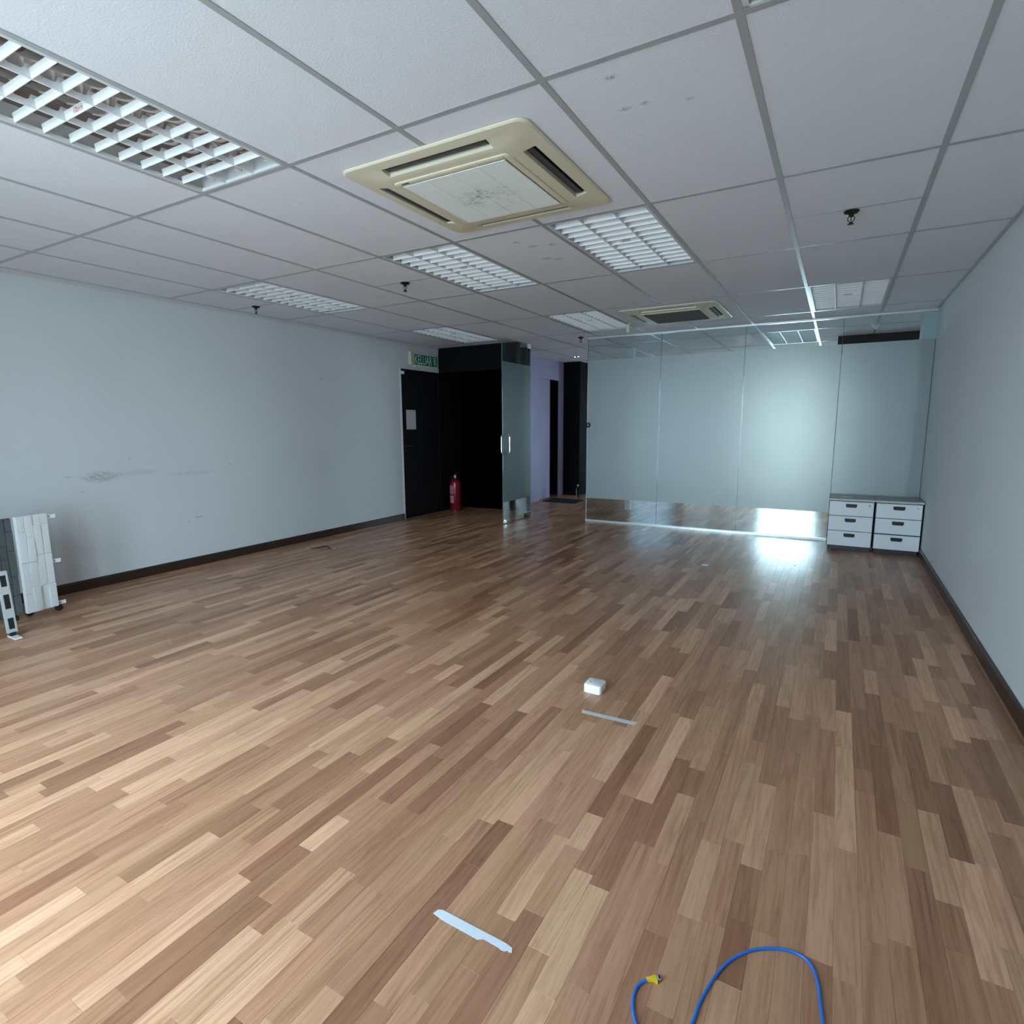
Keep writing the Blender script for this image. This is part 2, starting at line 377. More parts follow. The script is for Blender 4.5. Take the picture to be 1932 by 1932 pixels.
MB().tube([(-4.68, YF - .04, 2.26), (-3.66, YF - .04, 2.26)], .022, 12).build('roller', 'white_metal', rb, True)
MB().box(-4.66, -3.68, YF - .038, YF - .022, .08, .10).build('bottom_bar', 'white_metal', rb)

# ------------------------------------------------------------------ floor of wood strips
floor = struct(MB().box(-6.52, XR + .12, YN - .40, YF + .15, -.10, -.011), 'floor', 'skirt', 'brown wood strip floor')
SW = .0600
strips = []
x = XL - .02; rnd = random.Random(3)
while x < XR + .01:
    y = YN - rnd.random() * .5 - .02
    while y < YF + .02:
        L = rnd.choice((.18, .28, .34, .42, .5, .58, .66)) + rnd.uniform(-.03, .03)
        t = min(1, max(0, rnd.gauss(.5, .26))); strips.append((x, min(x + SW, XR), max(y, YN), min(y + L, YF + .02), t, rnd.uniform(0, .0003)))
        y += L
    x += SW
x = XL - .02 - SW                                    # darker corner beyond the left wall line (closet and corridor floor)
while x > -6.42:
    strips.append((x, x + SW, 6.8, 8.95, rnd.random(), 0)); x -= SW
def strip_geo(s, ox=0, oy=0):
    x0, x1, y0, y1, t, dz = s; g = .00012; c = .0004; x0 += g; x1 -= g; y0 += g; y1 -= g; z = -.0003 + dz
    a = [(x0, y0), (x1, y0), (x1, y1), (x0, y1)]; b = [(x0 + c, y0 + c), (x1 - c, y0 + c), (x1 - c, y1 - c), (x0 + c, y1 - c)]
    v = [(p[0] - ox, p[1] - oy, -.011) for p in a] + [(p[0] - ox, p[1] - oy, z - c) for p in a] + [(p[0] - ox, p[1] - oy, z) for p in b]
    f = []
    for k in (0, 4):
        for i in range(4): j = (i + 1) % 4; f.append((k + i, k + j, k + 4 + j, k + 4 + i))
    return v, f + [(8, 9, 10, 11)]
def shown(s):
    pts = [project((a, b, 0)) for a, b in ((s[0], s[2]), (s[1], s[2]), (s[1], s[3]), (s[0], s[3]))]
    if any(p is None for p in pts): return 0
    P = pts                                             # clip to the frame
    for ax, lim, sg in ((0, 0, 1), (0, IMG, -1), (1, 0, 1), (1, IMG, -1)):
        Q = []
        for i in range(len(P)):
            a, b = P[i], P[(i + 1) % len(P)]; da, db = (a[ax] - lim) * sg, (b[ax] - lim) * sg
            if da >= 0: Q.append(a)
            if (da >= 0) != (db >= 0):
                t = da / (da - db); Q.append((a[0] + (b[0] - a[0]) * t, a[1] + (b[1] - a[1]) * t))
        P = Q
        if not P: return 0
    return abs(sum(P[i][0] * P[(i + 1) % len(P)][1] - P[(i + 1) % len(P)][0] * P[i][1] for i in range(len(P)))) / 2
strips.sort(key=lambda s: -shown(s))
def set_tone(me, tones, per):
    at = me.attributes.new('tone', 'FLOAT', 'FACE')
    at.data.foreach_set('value', [t for t in tones for _ in range(per)])
for s in strips[:300]:
    cx, cy = (s[0] + s[1]) / 2, (s[2] + s[3]) / 2
    v, f = strip_geo(s, cx, cy); me = bpy.data.meshes.new('wood_strip'); me.from_pydata(v, [], f); me.materials.append(M['wood']); set_tone(me, [s[4]], len(f))
    o = bpy.data.objects.new('wood_strip', me); COL.objects.link(o); o.location = (cx, cy, 0); o.parent = floor
V, Fc, T = [], [], []
for s in strips[300:]:
    v, f = strip_geo(s); n = len(V); V += v; Fc += [tuple(i + n for i in q) for q in f]; T.append(s[4])
me = bpy.data.meshes.new('wood_strips_beyond'); me.from_pydata(V, [], Fc); me.materials.append(M['wood']); set_tone(me, T, 9)
o = bpy.data.objects.new('wood_strip_field', me); COL.objects.link(o); o.parent = floor; o['kind'] = 'stuff'

# ------------------------------------------------------------------ suspended ceiling
ceil = struct(MB().box(-6.52, XR + .12, YN - .40, YF + .15, HS, HS + .12), 'ceiling', 'slab', 'white suspended tile ceiling on a grey grid')
LIGHTS = [(5, 0), (5, 2), (5, 4), (1, 0), (1, 4), (3, 2), (8, 2), (8, 4), (2, 6)]
SPLIT = [(1, 2), (6, 2), (9, 2)]
xs = [XR] + [-.6 * a for a in range(1, 11)] + [-6.4]
TW = .012
ys = [YN] + [1.2 * b for b in range(-1, 10)] + [YF]
def tile(x0, x1, y0, y1, key):
    mt = {(2, 1): 'tile_spotA', (4, 2): 'tile_spotB'}.get(key, 'tile')
    MB().box(x0 - .002, x1 + .002, y0 + .002, y1 - .002, H + .0005, H + .014).build('ceiling_tile', mt, ceil)
for ci in range(len(xs) - 1):
    for ri in range(len(ys) - 1):
        a, b = ci, ri - 2
        if (a, b) in LIGHTS: continue
        x0, x1, y0, y1 = xs[ci], xs[ci + 1], ys[ri], ys[ri + 1]
        if ci == 10 and y0 < 6.8: 
            if y1 < 6.9: continue
        if ci == 10: y0 = max(y0, 6.92)
        if (a, b) in SPLIT:
            ym = 3.0; tile(x0, x1, y0, ym, (a, b)); tile(x0, x1, ym, y1, (a, b))
            MB().box(x0 - TW, x1 + TW, ym - .008, ym + .008, H - .0016, H).build('cross_tee', 'tee', ceil)
        else: tile(x0, x1, y0, y1, (a, b))
for a in range(1, 11):
    X = -.6 * a
    if a == 10: X = -5.999
    MB().box(X - TW, X + TW, YN, YF if a < 10 else 6.25, H - .002, H).box(X - .001, X + .001, YN, YF if a < 10 else 6.25, H, H + .03).build('main_tee', 'tee', ceil)
for b in range(-1, 10):
    for ci in range(10):
        x1, x0 = (xs[ci], xs[ci + 1])
        MB().box(x0 + TW, x1 - (TW if ci else 0), 1.2 * b - TW, 1.2 * b + TW, H - .0018, H).build('cross_tee', 'tee', ceil)

# ------------------------------------------------------------------ louvred light fixtures
M['louvre'] = mat('white_louvre_metal', (0.90, 0.92, 0.93), .28, .0)
M['reflector'] = mat('mirror_reflector', (0.40, 0.31, 0.26), .10, 1.0)
def sticker():
    m = mat('maker_sticker', (.8, .82, .83), .4); k = NB(m); p = k.pos()
    n = k.noise(k.vec(p, (260, 60, 160)), 1, 2); c = k.ramp(n, [(.50, (.78, .80, .82)), (.56, (.55, .12, .10))]); k.base(c); return m
M['sticker'] = sticker()
def make_light():
    r = thing('louvre_light', (0, 0, 0), 'x', 'ceiling light', 'louvred ceiling lights')
    hx, hy = .294, .594
    # recessed mirror tray: three shallow troughs across
    b = MB(); n = 24; ring = []
    for i in range(n + 1):
        u = -1 + 2 * i / n; t = (u + 1) * 1.5 % 1.0 if i < n else 1.0
        ring.append((u * hx * .985, .066 + .007 * math.sin(math.pi * t)))
    top = [(x_, z_ + .012) for x_, z_ in ring]
    b.prism(ring + top[::-1], 'y', -hy + .004, hy - .004)
    b.build('reflector_tray', 'reflector', r, True)
    b = MB()
    for sx in (-1, 1): b.box(sx * hx, sx * (hx - .006), -hy, hy, -.001, .10)
    for sy in (-1, 1): b.box(-hx, hx, sy * hy, sy * (hy - .006), -.001, .10)
    b.box(-hx, hx, -hy, hy, .10, .104)
    b.build('housing', 'white_metal', r)
    b = MB()
    for sx in (-1, 1): b.box(sx * (hx - .006), sx * (hx - .022), -hy + .006, hy - .006, -.0015, .012)
    for sy in (-1, 1): b.box(-hx + .006, hx - .006, sy * (hy - .006), sy * (hy - .016), -.0015, .012)
    b.build('louvre_frame', 'white_metal', r)
    nb = 13; dy = (2 * hy - .04) / nb
    blade = MB().prism([(-.0012, 0), (.0012, 0), (.006, .029), (-.006, .029)], 'x', -hx + .022, hx - .022)
    bo = blade.build('cross_blade', 'louvre', r); bo.location.y = -hy + .02 + dy
    for i in range(2, nb):
        c = bo.copy(); COL.objects.link(c); c.parent = r; c.location.y = -hy + .02 + dy * i
    for sx in (-1, 1):
        pts = [(-hy + .016, 0), (hy - .016, 0)]
        for i in range(nb, -1, -1):
            yy = -hy + .02 + dy * i
            for off, z in ((.013, .042), (-.013, .042)): pts.append((max(-hy + .016, min(hy - .016, yy + off)), z)) if True else None
            if i: pts += [(yy - .020, .026), (yy - .028, .021), (yy - dy + .028, .021), (yy - dy + .020, .026)]
        MB().prism(pts, 'x', sx * hx * .335 - .003, sx * hx * .335 + .003).build('long_blade', 'louvre', r)
    for sx in (-.66, 0, .66):
        for sy in (-1, 1): MB().box(sx * hx - .014, sx * hx + .014, sy * (hy - .012), sy * (hy - .03), .03, .062).build('lamp_holder', 'plastic', r)
    yb_ = -hy + .02 + dy * 6
    MB().box(-.03, .03, yb_ - .0062, yb_ - .0054, .006, .024).build('sticker', 'sticker', r)
    return r
LLAB = {(5, 0): 'louvred ceiling light with a brown glinting reflector, beside the pale grilled air conditioner',
        (5, 2): 'louvred ceiling light with bright blades just beyond the near air conditioner, towards the scuffed wall',
        (5, 4): 'louvred ceiling light with bright blades next to the cream ceiling sensor',
        (1, 0): 'louvred ceiling light cut off by the picture edge above the plain wall side',
        (1, 4): 'louvred ceiling light close to the glass partition beside the plain wall',
        (3, 2): 'louvred ceiling light between the two air conditioner cassettes, widest lit blades',
        (8, 2): 'dim louvred ceiling light along the scuffed wall beside a sprinkler',
        (8, 4): 'dim louvred ceiling light above the exit sign near the black wall',
        (2, 6): 'louvred ceiling light seen through the clear glass of the partition top'}
proto = None
for (a, b) in LIGHTS:
    if proto is None: proto = make_light(); o = proto
    else: o = copy_tree(proto)
    o.location = (-.6 * a - .3, 1.2 * b + .6, H); o['label'] = LLAB[(a, b)]

# ------------------------------------------------------------------ ceiling cassette air conditioners
def grille_mat(name, lightc, dust):
    m = mat(name, lightc, .5); k = NB(m); p = k.n('TexCoord').outputs['Object']
    d = k.n('VectorMath', operation='LENGTH'); mp = k.vec(p, (1, 1, 0), (0, -.03, 0)); k.l(mp, d.inputs[0])
    ring = k.math('MULTIPLY', k.math('SUBTRACT', 1.0, k.math('DIVIDE', d.outputs['Value'], .20), True), 1.3, True)
    ring = k.math('MULTIPLY', ring, k.math('MULTIPLY', k.math('SUBTRACT', k.noise(p, 9, 3, .6), .40), 5, True))
    n = k.math('MULTIPLY', k.math('SUBTRACT', k.noise(k.vec(p, (.5, 1, 1)), 95, 5, .7), .45), 7, True)
    f = k.math('MULTIPLY', k.math('MULTIPLY', ring, n), dust, True); k.base(k.mix(f, tuple(lightc), (.10, .105, .10))); return m
M['grille'] = grille_mat('pale_grille_plastic', (0.90, 0.94, 0.90), .6)
M['grille_dusty'] = mat('dust_brown_grille', (0.12, 0.105, 0.08), .7)
def boolean_cut(o, cutters):
    me = bpy.data.meshes.new('c'); b = MB()
    for c in cutters: b.box(*c)
    cut = b.build('cutter', None)
    md = o.modifiers.new('b', 'BOOLEAN'); md.operation = 'DIFFERENCE'; md.solver = 'EXACT'; md.object = cut
    bpy.context.view_layer.update(); dg = bpy.context.evaluated_depsgraph_get()
    nm = bpy.data.meshes.new_from_object(o.evaluated_get(dg)); o.modifiers.clear(); o.data = nm
    bpy.data.objects.remove(cut, do_unlink=True)
    for p in nm.polygons: p.use_smooth = True
    nm.set_sharp_from_angle(angle=math.radians(25))
def make_ac(dusty):
    r = thing('air_conditioner_cassette', (0, 0, 0), 'x', 'air conditioner', 'ceiling air conditioner cassettes')
    rings = []
    for hs, z, rr in ((.462, -.002, .05), (.462, -.007, .05), (.456, -.012, .048), (.435, -.014, .045), (.400, -.016, .04), (.345, -.026, .04), (.325, -.028, .035)):
        rings.append([(u, v, z) for u, v in rsq(hs, hs, rr)])
    b = MB().loft(rings); pan = b.build('panel', 'ivory', r, True)
    cuts = []; ln, wd, of = .265, .028, .378
    for s in (-1, 1):
        cuts.append((-ln, ln, s * of - wd, s * of + wd, -.06, -.0045)); cuts.append((s * of - wd, s * of + wd, -ln, ln, -.06, -.0045))
    boolean_cut(pan, cuts)
    for s in (-1, 1):
        q = MB().box(-ln, ln, s * of - wd, s * of + wd, -.0046, -.0040).build('air_outlet', 'dark', r)
        MB().box(-ln + .012, ln - .012, s * of - .016, s * of + .010, -.0135, -.0105).build('vane', mat('vane_plastic', (.10, .10, .10), .35) if 'vane' not in M else M['vane'], q)
        q = MB().box(s * of - wd, s * of + wd, -ln, ln, -.0046, -.0040).build('air_outlet', 'dark', r)
        MB().box(s * of - .016, s * of + .010, -ln + .012, ln - .012, -.0135, -.0105).build('vane', M.get('vane') or mat('vane_plastic', (.05, .05, .05), .35), q)
    g = [[(u, v, z) for u, v in rsq(h_, h_, .022)] for h_, z in ((.297, -.02), (.297, -.0315), (.293, -.034), (.270, -.034), (.268, -.0325))]
    MB().loft(g).build('grille_frame', 'ivory', r, True)
    MB().box(-.264, .264, -.264, .264, -.0328, -.0324).build('grille_shadow', 'dark', r)
    b = MB(); n = 44
    for i in range(n):
        y0 = -.264 + .528 * i / n; b.box(-.264, .264, y0 + .0020, y0 + .012, -.0365, -.0333)
    b.build('grille_slat', 'grille_dusty' if dusty else 'grille', r, kind='stuff')
    for xx in (-.133, 0, .133): MB().box(xx - .003, xx + .003, -.264, .264, -.0375, -.0335).build('grille_rib', 'grille_dusty' if dusty else 'grille', r)
    MB().box(-.255, -.215, -.287, -.279, -.0346, -.0341).build('badge', 'rubber', r)
    MB().box(.268, .2705, -.29, .29, -.0342, -.0339).build('seam', 'dark', r)
    return r
M['vane'] = mat('dark_vane_plastic', (.06, .065, .07), .35)
a1 = make_ac(False); a1.location = (-2.405, 1.812, H); a1['label'] = 'yellowed ivory ceiling air conditioner cassette with a pale dusty square grille, the nearer and larger'
a2 = make_ac(True); a2.location = (-2.385, 5.40, H); a2['label'] = 'ivory ceiling air conditioner cassette with a brown dusty grille right before the glass partition'

# ------------------------------------------------------------------ sprinklers
M['brass'] = mat('dark_bronze', (.035, .032, .025), .35, .7)
def make_sprinkler():
    r = thing('sprinkler_head', (0, 0, 0), 'x', 'sprinkler', 'pendant sprinkler heads')
    MB().lathe([(.036, -.001), (.037, -.004), (.030, -.012), (.016, -.016), (.015, -.018)], n=24).build('escutcheon', 'brass', r, True)
    MB().lathe([(.011, -.016), (.012, -.024), (.009, -.028), (.006, -.030)], n=16).build('body', 'brass', r, True)
    for s in (-1, 1): MB().tube(smooth_path([(s * .008, 0, -.024), (s * .015, 0, -.034), (s * .014, 0, -.046), (s * .003, 0, -.056)], 5), .0022, 8).build('frame_arm', 'brass', r, True)
    MB().tube([(0, 0, -.028), (0, 0, -.054)], .0022, 8).build('bulb', 'brass', r, True)
    MB().lathe([(.004, -.054), (.006, -.057), (.016, -.064), (.015, -.066)], n=14).build('deflector', 'brass', r, True)
    return r
sp = make_sprinkler(); first = True
for (x_, y_, lab) in [(-.91, 3.04, 'dark pendant sprinkler head in the ceiling bay nearest the plain wall'), (-3.90, 3.02, 'dark pendant sprinkler head between the bright and the dim louvred lights'),
                      (-5.66, 3.0, 'dark pendant sprinkler head close to the scuffed wall below the dim light'), (-3.82, 6.33, 'dark sprinkler head at the open end of the glass partition')]:
    o = sp if first else copy_tree(sp); first = False; o.location = (x_, y_, H); o['label'] = lab

# ceiling motion sensor by the partition
s = thing('motion_sensor', (-2.93, 5.55, H), 'small cream motion sensor on a bracket under the ceiling before the glass partition', 'sensor')
MB().box(-2.955, -2.905, 5.53, 5.57, H - .006, H - .002).build('mounting_plate', 'cream', s, bevel=.001)
MB().tube(smooth_path([(-2.93, 5.55, H - .005), (-2.925, 5.56, H - .02), (-2.94, 5.57, H - .035)], 4), .007, 8).build('bracket', 'cream', s, True)
b = MB(); b.loft([[(u, v, z) for u, v in rsq(hx_, hy_, .008, 4, -2.945, 5.565)] for hx_, hy_, z in ((.015, .014, H - .028), (.020, .018, H - .036), (.019, .018, H - .110), (.014, .012, H - .120))]); b.build('body', 'cream', s, True)
s = thing('ceiling_dome', (-.60, 7.15, H), 'small white dome fitting on the ceiling beyond the glass', 'sensor')
MB().lathe([(.055, -.001), (.055, -.012), (.040, -.020), (.034, -.045), (.018, -.062), (.002, -.066)], (-.60, 7.15, H), 20).build('dome', 'plastic', s, True)
MB().lathe([(.062, -.0005), (.062, -.005), (.054, -.008)], (-.60, 7.15, H), 20).build('base_ring', 'white_metal', s, True)
s = thing('twin_downlight', (-4.68, 8.2, H), 'pair of tiny shining downlights in the dark corridor ceiling', 'ceiling light')
M['lamp'] = mat('lamp_glow', (.9, .9, .9), .3)
M['lamp'].node_tree.nodes['Principled BSDF'].inputs['Emission Color'].default_value = (1, .97, .92, 1); M['lamp'].node_tree.nodes['Principled BSDF'].inputs['Emission Strength'].default_value = 6
MB().box(-4.73, -4.63, 8.18, 8.22, H - .008, H - .002).build('trim_plate', 'rubber', s)
for dx in (-.03, .03): MB().lathe([(.009, -.008), (.008, -.012), (.003, -.014)], (-4.68 + dx, 8.2, H), 14).build('lamp', 'lamp', s, True)

# ------------------------------------------------------------------ glass partition
gp = thing('glass_partition', (-1.95, YP, 0), 'frameless glass partition with a wide frosted band and slim silver rails', 'partition')
JX = [-3.765, -2.817, -1.870, -.920, -.128]
for i in range(4):
    x0, x1 = JX[i] + .002, JX[i + 1] - .002
    pn = MB().box(x0, x1, YP, YP + .010, .020, H - .006).build('glass_panel', 'glass', gp)
    MB().box(x0 + .001, x1 - .001, YP - .0016, YP - .0012, .318 + (.0 if i else -.005), 2.093).build('frosted_film', 'film', pn)
for x_ in JX[1:4]: MB().box(x_ - .002, x_ + .002, YP + .001, YP + .009, .02, H - .006).build('silicone_joint', 'glass_edge', gp)
MB().box(JX[0] - .002, JX[0] + .0015, YP, YP + .010, .02, H - .006).build('glass_edge', 'glass_edge', gp)
MB().box(JX[0], JX[-1], YP - .014, YP + .024, .0005, .026).build('bottom_rail', 'alu', gp)
MB().box(JX[0], JX[-1], YP - .014, YP + .024, H - .020, H - .0025).build('top_rail', 'alu', gp)
MB().lathe([(.001, 0), (.034, 0), (.036, .004), (.036, .010), (.030, .014), (.001, .014)], n=28)
b = MB(); prof = [(.004, 0), (.032, 0), (.035, .003), (.035, .010), (.031, .013), (.004, .013)]
rings = [[(-3.745 + r_ * math.cos(2 * math.pi * i / 28), YP - .002 - d_, 1.272 + r_ * math.sin(2 * math.pi * i / 28)) for i in range(28)] for r_, d_ in prof]
lk = b.loft(rings).build('door_lock_disc', 'rubber', gp, True)
MB().box(-3.748, -3.742, YP - .0165, YP - .0148, 1.258, 1.286).build('key_slot', 'chrome', lk)

# open glass door
gd = thing('glass_door', (-4.60, 6.46, 0), 'glass door with a frosted band standing open beside the black wall', 'door')
GX = -4.615
dp = MB().box(GX - .005, GX + .005, 5.70, 6.46, .012, 2.355).build('door_pane', 'door_glass', gd)
MB().box(GX + .0055, GX + .0060, 5.702, 6.458, .285, 2.07).build('frosted_film', 'film_door', dp)
MB().box(GX - .005, GX + .005, 5.697, 5.6995, .012, 2.355).build('pane_edge', 'glass_edge', dp)
for sx in (-1, 1):
    y_ = 5.775
    MB().tube(smooth_path([(GX + sx * .006, y_, .905), (GX + sx * .035, y_, .905), (GX + sx * .055, y_, .925), (GX + sx * .06, y_, .96), (GX + sx * .06, y_, 1.10), (GX + sx * .055, y_, 1.135), (GX + sx * .035, y_, 1.155), (GX + sx * .006, y_, 1.155)], 5), .0095, 12).build('pull_handle', 'chrome', gd, True)
MB().box(GX - .014, GX + .014, 5.70, 5.745, .010, .05).build('bottom_lock', 'chrome', gd, bevel=.003)
MB().tube([(GX + .014, 5.735, .028), (GX + .024, 5.735, .028)], .013, 14).build('lock_cylinder', 'chrome', gd, True)
MB().box(GX - .016, GX + .016, 6.30, 6.46, .010, .055).build('bottom_patch', 'rubber', gd, bevel=.003)
MB().tube([(GX + .002, 6.475, .002), (GX + .002, 6.475, .055)], .012, 14).build('floor_pivot', 'chrome', gd, True)
MB().box(GX - .014, GX + .014, 6.38, 6.46, 2.30, 2.36).build('top_patch', 'alu', gd, bevel=.003)

# ------------------------------------------------------------------ exit sign
def text_mesh(body, size, name):
    cu = bpy.data.curves.new(name, 'FONT'); cu.body = body; cu.size = size; cu.align_x = 'LEFT'; cu.extrude = 0; cu.offset = .0015; cu.resolution_u = 4
    to = bpy.data.objects.new(name, cu); COL.objects.link(to); bpy.context.view_layer.update()
    me = bpy.data.meshes.new_from_object(to.evaluated_get(bpy.context.evaluated_depsgraph_get()))
    bpy.data.objects.remove(to, do_unlink=True); return me
M['sign_green'] = mat('sign_green', (0.0, 0.13, 0.085), .3)
M['sign_white'] = mat('sign_pale_lettering', (0.62, 0.93, 0.84), .4)
ex = thing('exit_sign', (XL, 5.88, 2.16), 'green exit sign reading KELUAR in a white case above the black door', 'exit sign')
SY0, SY1, SZ0, SZ1 = 5.635, 6.16, 2.085, 2.255
b = MB(); fx = XL + .045
b.box(XL, fx, SY0, SY1, SZ0, SZ1); b.build('case', 'plastic', ex, bevel=.004)
MB().box(fx - .001, fx + .002, SY0 + .012, SY1 - .015, SZ0 + .015, SZ1 - .015).build('green_face', 'sign_green', ex)
MB().box(XL, XL + .05, 5.575, 5.633, SZ0 + .005, SZ1 + .01).build('battery_box', 'cream', ex, bevel=.004, label='cream battery box with a dark test button')
MB().tube([(XL + .05, 5.606, SZ0 + .06), (XL + .053, 5.606, SZ0 + .06)], .006, 12).build('test_button', 'rubber', ex)
MB().box(XL, XL + .02, SY0 + .05, SY1, SZ0 - .012, SZ0).build('mounting_lip', 'white_metal', ex)
tm = text_mesh('KELUAR', .155, 'lettering')
xsv = [v.co.x for v in tm.vertices]; ysv = [v.co.y for v in tm.vertices]
wd_, ht_ = max(xsv) - min(xsv), max(ysv) - min(ysv); tw_, th_ = .375, .122
for v in tm.vertices:
    u = (v.co.x - min(xsv)) / wd_ * tw_; t_ = (v.co.y - min(ysv)) / ht_ * th_
    v.co = Vector((fx + .0028, SY0 + .024 + u, SZ0 + .024 + t_)) - ORG[ex.name]
tm.materials.append(M['sign_white']); to = bpy.data.objects.new('lettering', tm); COL.objects.link(to); to.parent = ex
# running figure leaving through a doorway
b = MB(); py, pz = SY0 + .425, SZ0 + .028
def poly(pts, d=.0028): b.prism([(py + u, pz + v) for u, v in pts], 'x', fx + .002, fx + d)
poly([(0, .112), (.06, .112), (.06, 0), (.05, 0), (.05, .10), (.0, .10)])
poly([(.018 + .009 * math.cos(i * .785), .088 + .009 * math.sin(i * .785)) for i in range(8)])
poly([(.012, .078), (.026, .076), (.034, .045), (.020, .043)]); poly([(.020, .048), (.034, .046), (.046, .022), (.040, .0), (.034, .0), (.038, .020)])
poly([(.020, .048), (.030, .044), (.018, .022), (.0, .014), (-.001, .020), (.012, .027)]); poly([(.024, .076), (.04, .064), (.047, .07), (.044, .074)]); poly([(.014, .076), (.0, .058), (.004, .054), (.018, .068)])
b.build('running_figure', 'sign_white', ex)

# paper notice on the door
def print_mat(name, base, ink, sy, sz):
    m = mat(name, base, .7); k = NB(m); p = k.pos(); sp_ = k.n('SeparateXYZ'); k.l(p, sp_.inputs[0])
    rows = k.math('GREATER_THAN', k.math('FRACT', k.math('MULTIPLY', sp_.outputs[2], sz)), .62)
    wn = k.math('GREATER_THAN', k.noise(k.vec(p, (1, sy, sz)), 1.0, 1), .5)
    k.base(k.mix(k.math('MULTIPLY', k.math('MULTIPLY', rows, wn), .45), base, ink)); return m
M['notice'] = print_mat('printed_paper', (.62, .64, .68), (.2, .2, .22), 90, 70)
nt_ = MB().box(XL - .0298, XL - .0292, 5.53, 5.735, 1.225, 1.49).build('paper_notice', 'notice')
tag(nt_, 'white printed paper notice taped to the black door', 'notice')

# ------------------------------------------------------------------ fire extinguisher
M['red'] = mat('red_enamel', (.20, .006, .012), .22, .0, .6)
EX, EY, R_ = -5.875, 6.42, .084
fe = thing('fire_extinguisher', (EX, EY, 0), 'red fire extinguisher standing on the floor against the black wall', 'fire extinguisher')
MB().lathe([(.06, .001), (R_ * .96, .004), (R_ * .96, .03), (R_, .036), (R_, .40), (R_ * .97, .425), (R_ * .85, .452), (R_ * .55, .474), (.022, .485), (.02, .50)], (EX, EY, 0), 28).build('cylinder', 'red', fe, True)
M['fe_label'] = print_mat('extinguisher_label', (.50, .10, .14), (.8, .75, .75), 80, 45)
b = MB(); n = 12; pts = []
for i in range(n + 1):
    a = math.radians(-150 + 75 * i / n); pts.append((EX + (R_ + .001) * math.cos(a), EY + (R_ + .001) * math.sin(a)))
for (z0, z1) in ((.25, .385), (.12, .235)):
    q = MB()
    q.add([(x_, y_, z0) for x_, y_ in pts] + [(x_, y_, z1) for x_, y_ in pts], [(i, i + 1, n + 2 + i, n + 1 + i) for i in range(n)]); q.build('label_sheet', 'fe_label', fe, True)
MB().lathe([(.018, .495), (.019, .515), (.014, .53), (.012, .545)], (EX, EY, 0), 16).build('valve', 'chrome', fe, True)
MB().tube(smooth_path([(EX - .015, EY, .54), (EX + .03, EY - .02, .556), (EX + .085, EY - .05, .578)], 4), [.008, .0085, .009, .009, .009, .009, .0085, .008, .007], 8).build('carry_handle', 'red', fe, True)
MB().tube(smooth_path([(EX - .01, EY, .525), (EX + .03, EY - .02, .53), (EX + .075, EY - .045, .532)], 4), .006, 8).build('lever', 'red', fe, True)
MB().tube(smooth_path([(EX - .015, EY, .522), (EX - .06, EY + .02, .52), (EX - .094, EY + .04, .46), (EX - .096, EY + .04, .25), (EX - .094, EY + .04, .08)], 6), .009, 10).build('hose', 'rubber', fe, True)
MB().lathe([(.012, -.05), (.016, -.02), (.009, .04), (.008, .05)], (EX - .094, EY + .04, .06), 12).build('nozzle', 'rubber', fe, True)
MB().tube([(EX + .012, EY - .012, .515), (EX + .014, EY - .03, .517)], .014, 14).build('pressure_gauge', 'plastic', fe, True)

# ------------------------------------------------------------------ bottle and mat in the corridor
def pet():
    m = mat('clear_pet', (.9, .93, .95), .05); b_ = m.node_tree.nodes['Principled BSDF']; b_.inputs['Transmission Weight'].default_value = 1.0; b_.inputs['IOR'].default_value = 1.15; return m
M['pet'] = pet()
bt = thing('water_bottle', (-4.80, 8.60, 0), 'clear plastic bottle with a white cap on the corridor floor', 'bottle')
MB().lathe([(.026, .001), (.030, .006), (.031, .06), (.029, .07), (.031, .08), (.031, .15), (.026, .175), (.014, .20), (.0125, .215)], (-4.80, 8.60, 0), 20).build('body', 'pet', bt, True)
MB().lathe([(.0145, .215), (.0145, .232), (.012, .235)], (-4.80, 8.60, 0), 16).build('cap', 'plastic', bt, True)
M['mat_fibre'] = paint('black_door_mat', (.012, .012, .013), .2, .6, .9)
dm = MB().loft([[(u, v, z) for u, v in rsq(.30, .24, .03, 4, -4.86, 8.15)] for z in (.0005, .008)]).build('door_mat', 'mat_fibre'); tag(dm, 'thin black door mat on the corridor floor', 'mat')

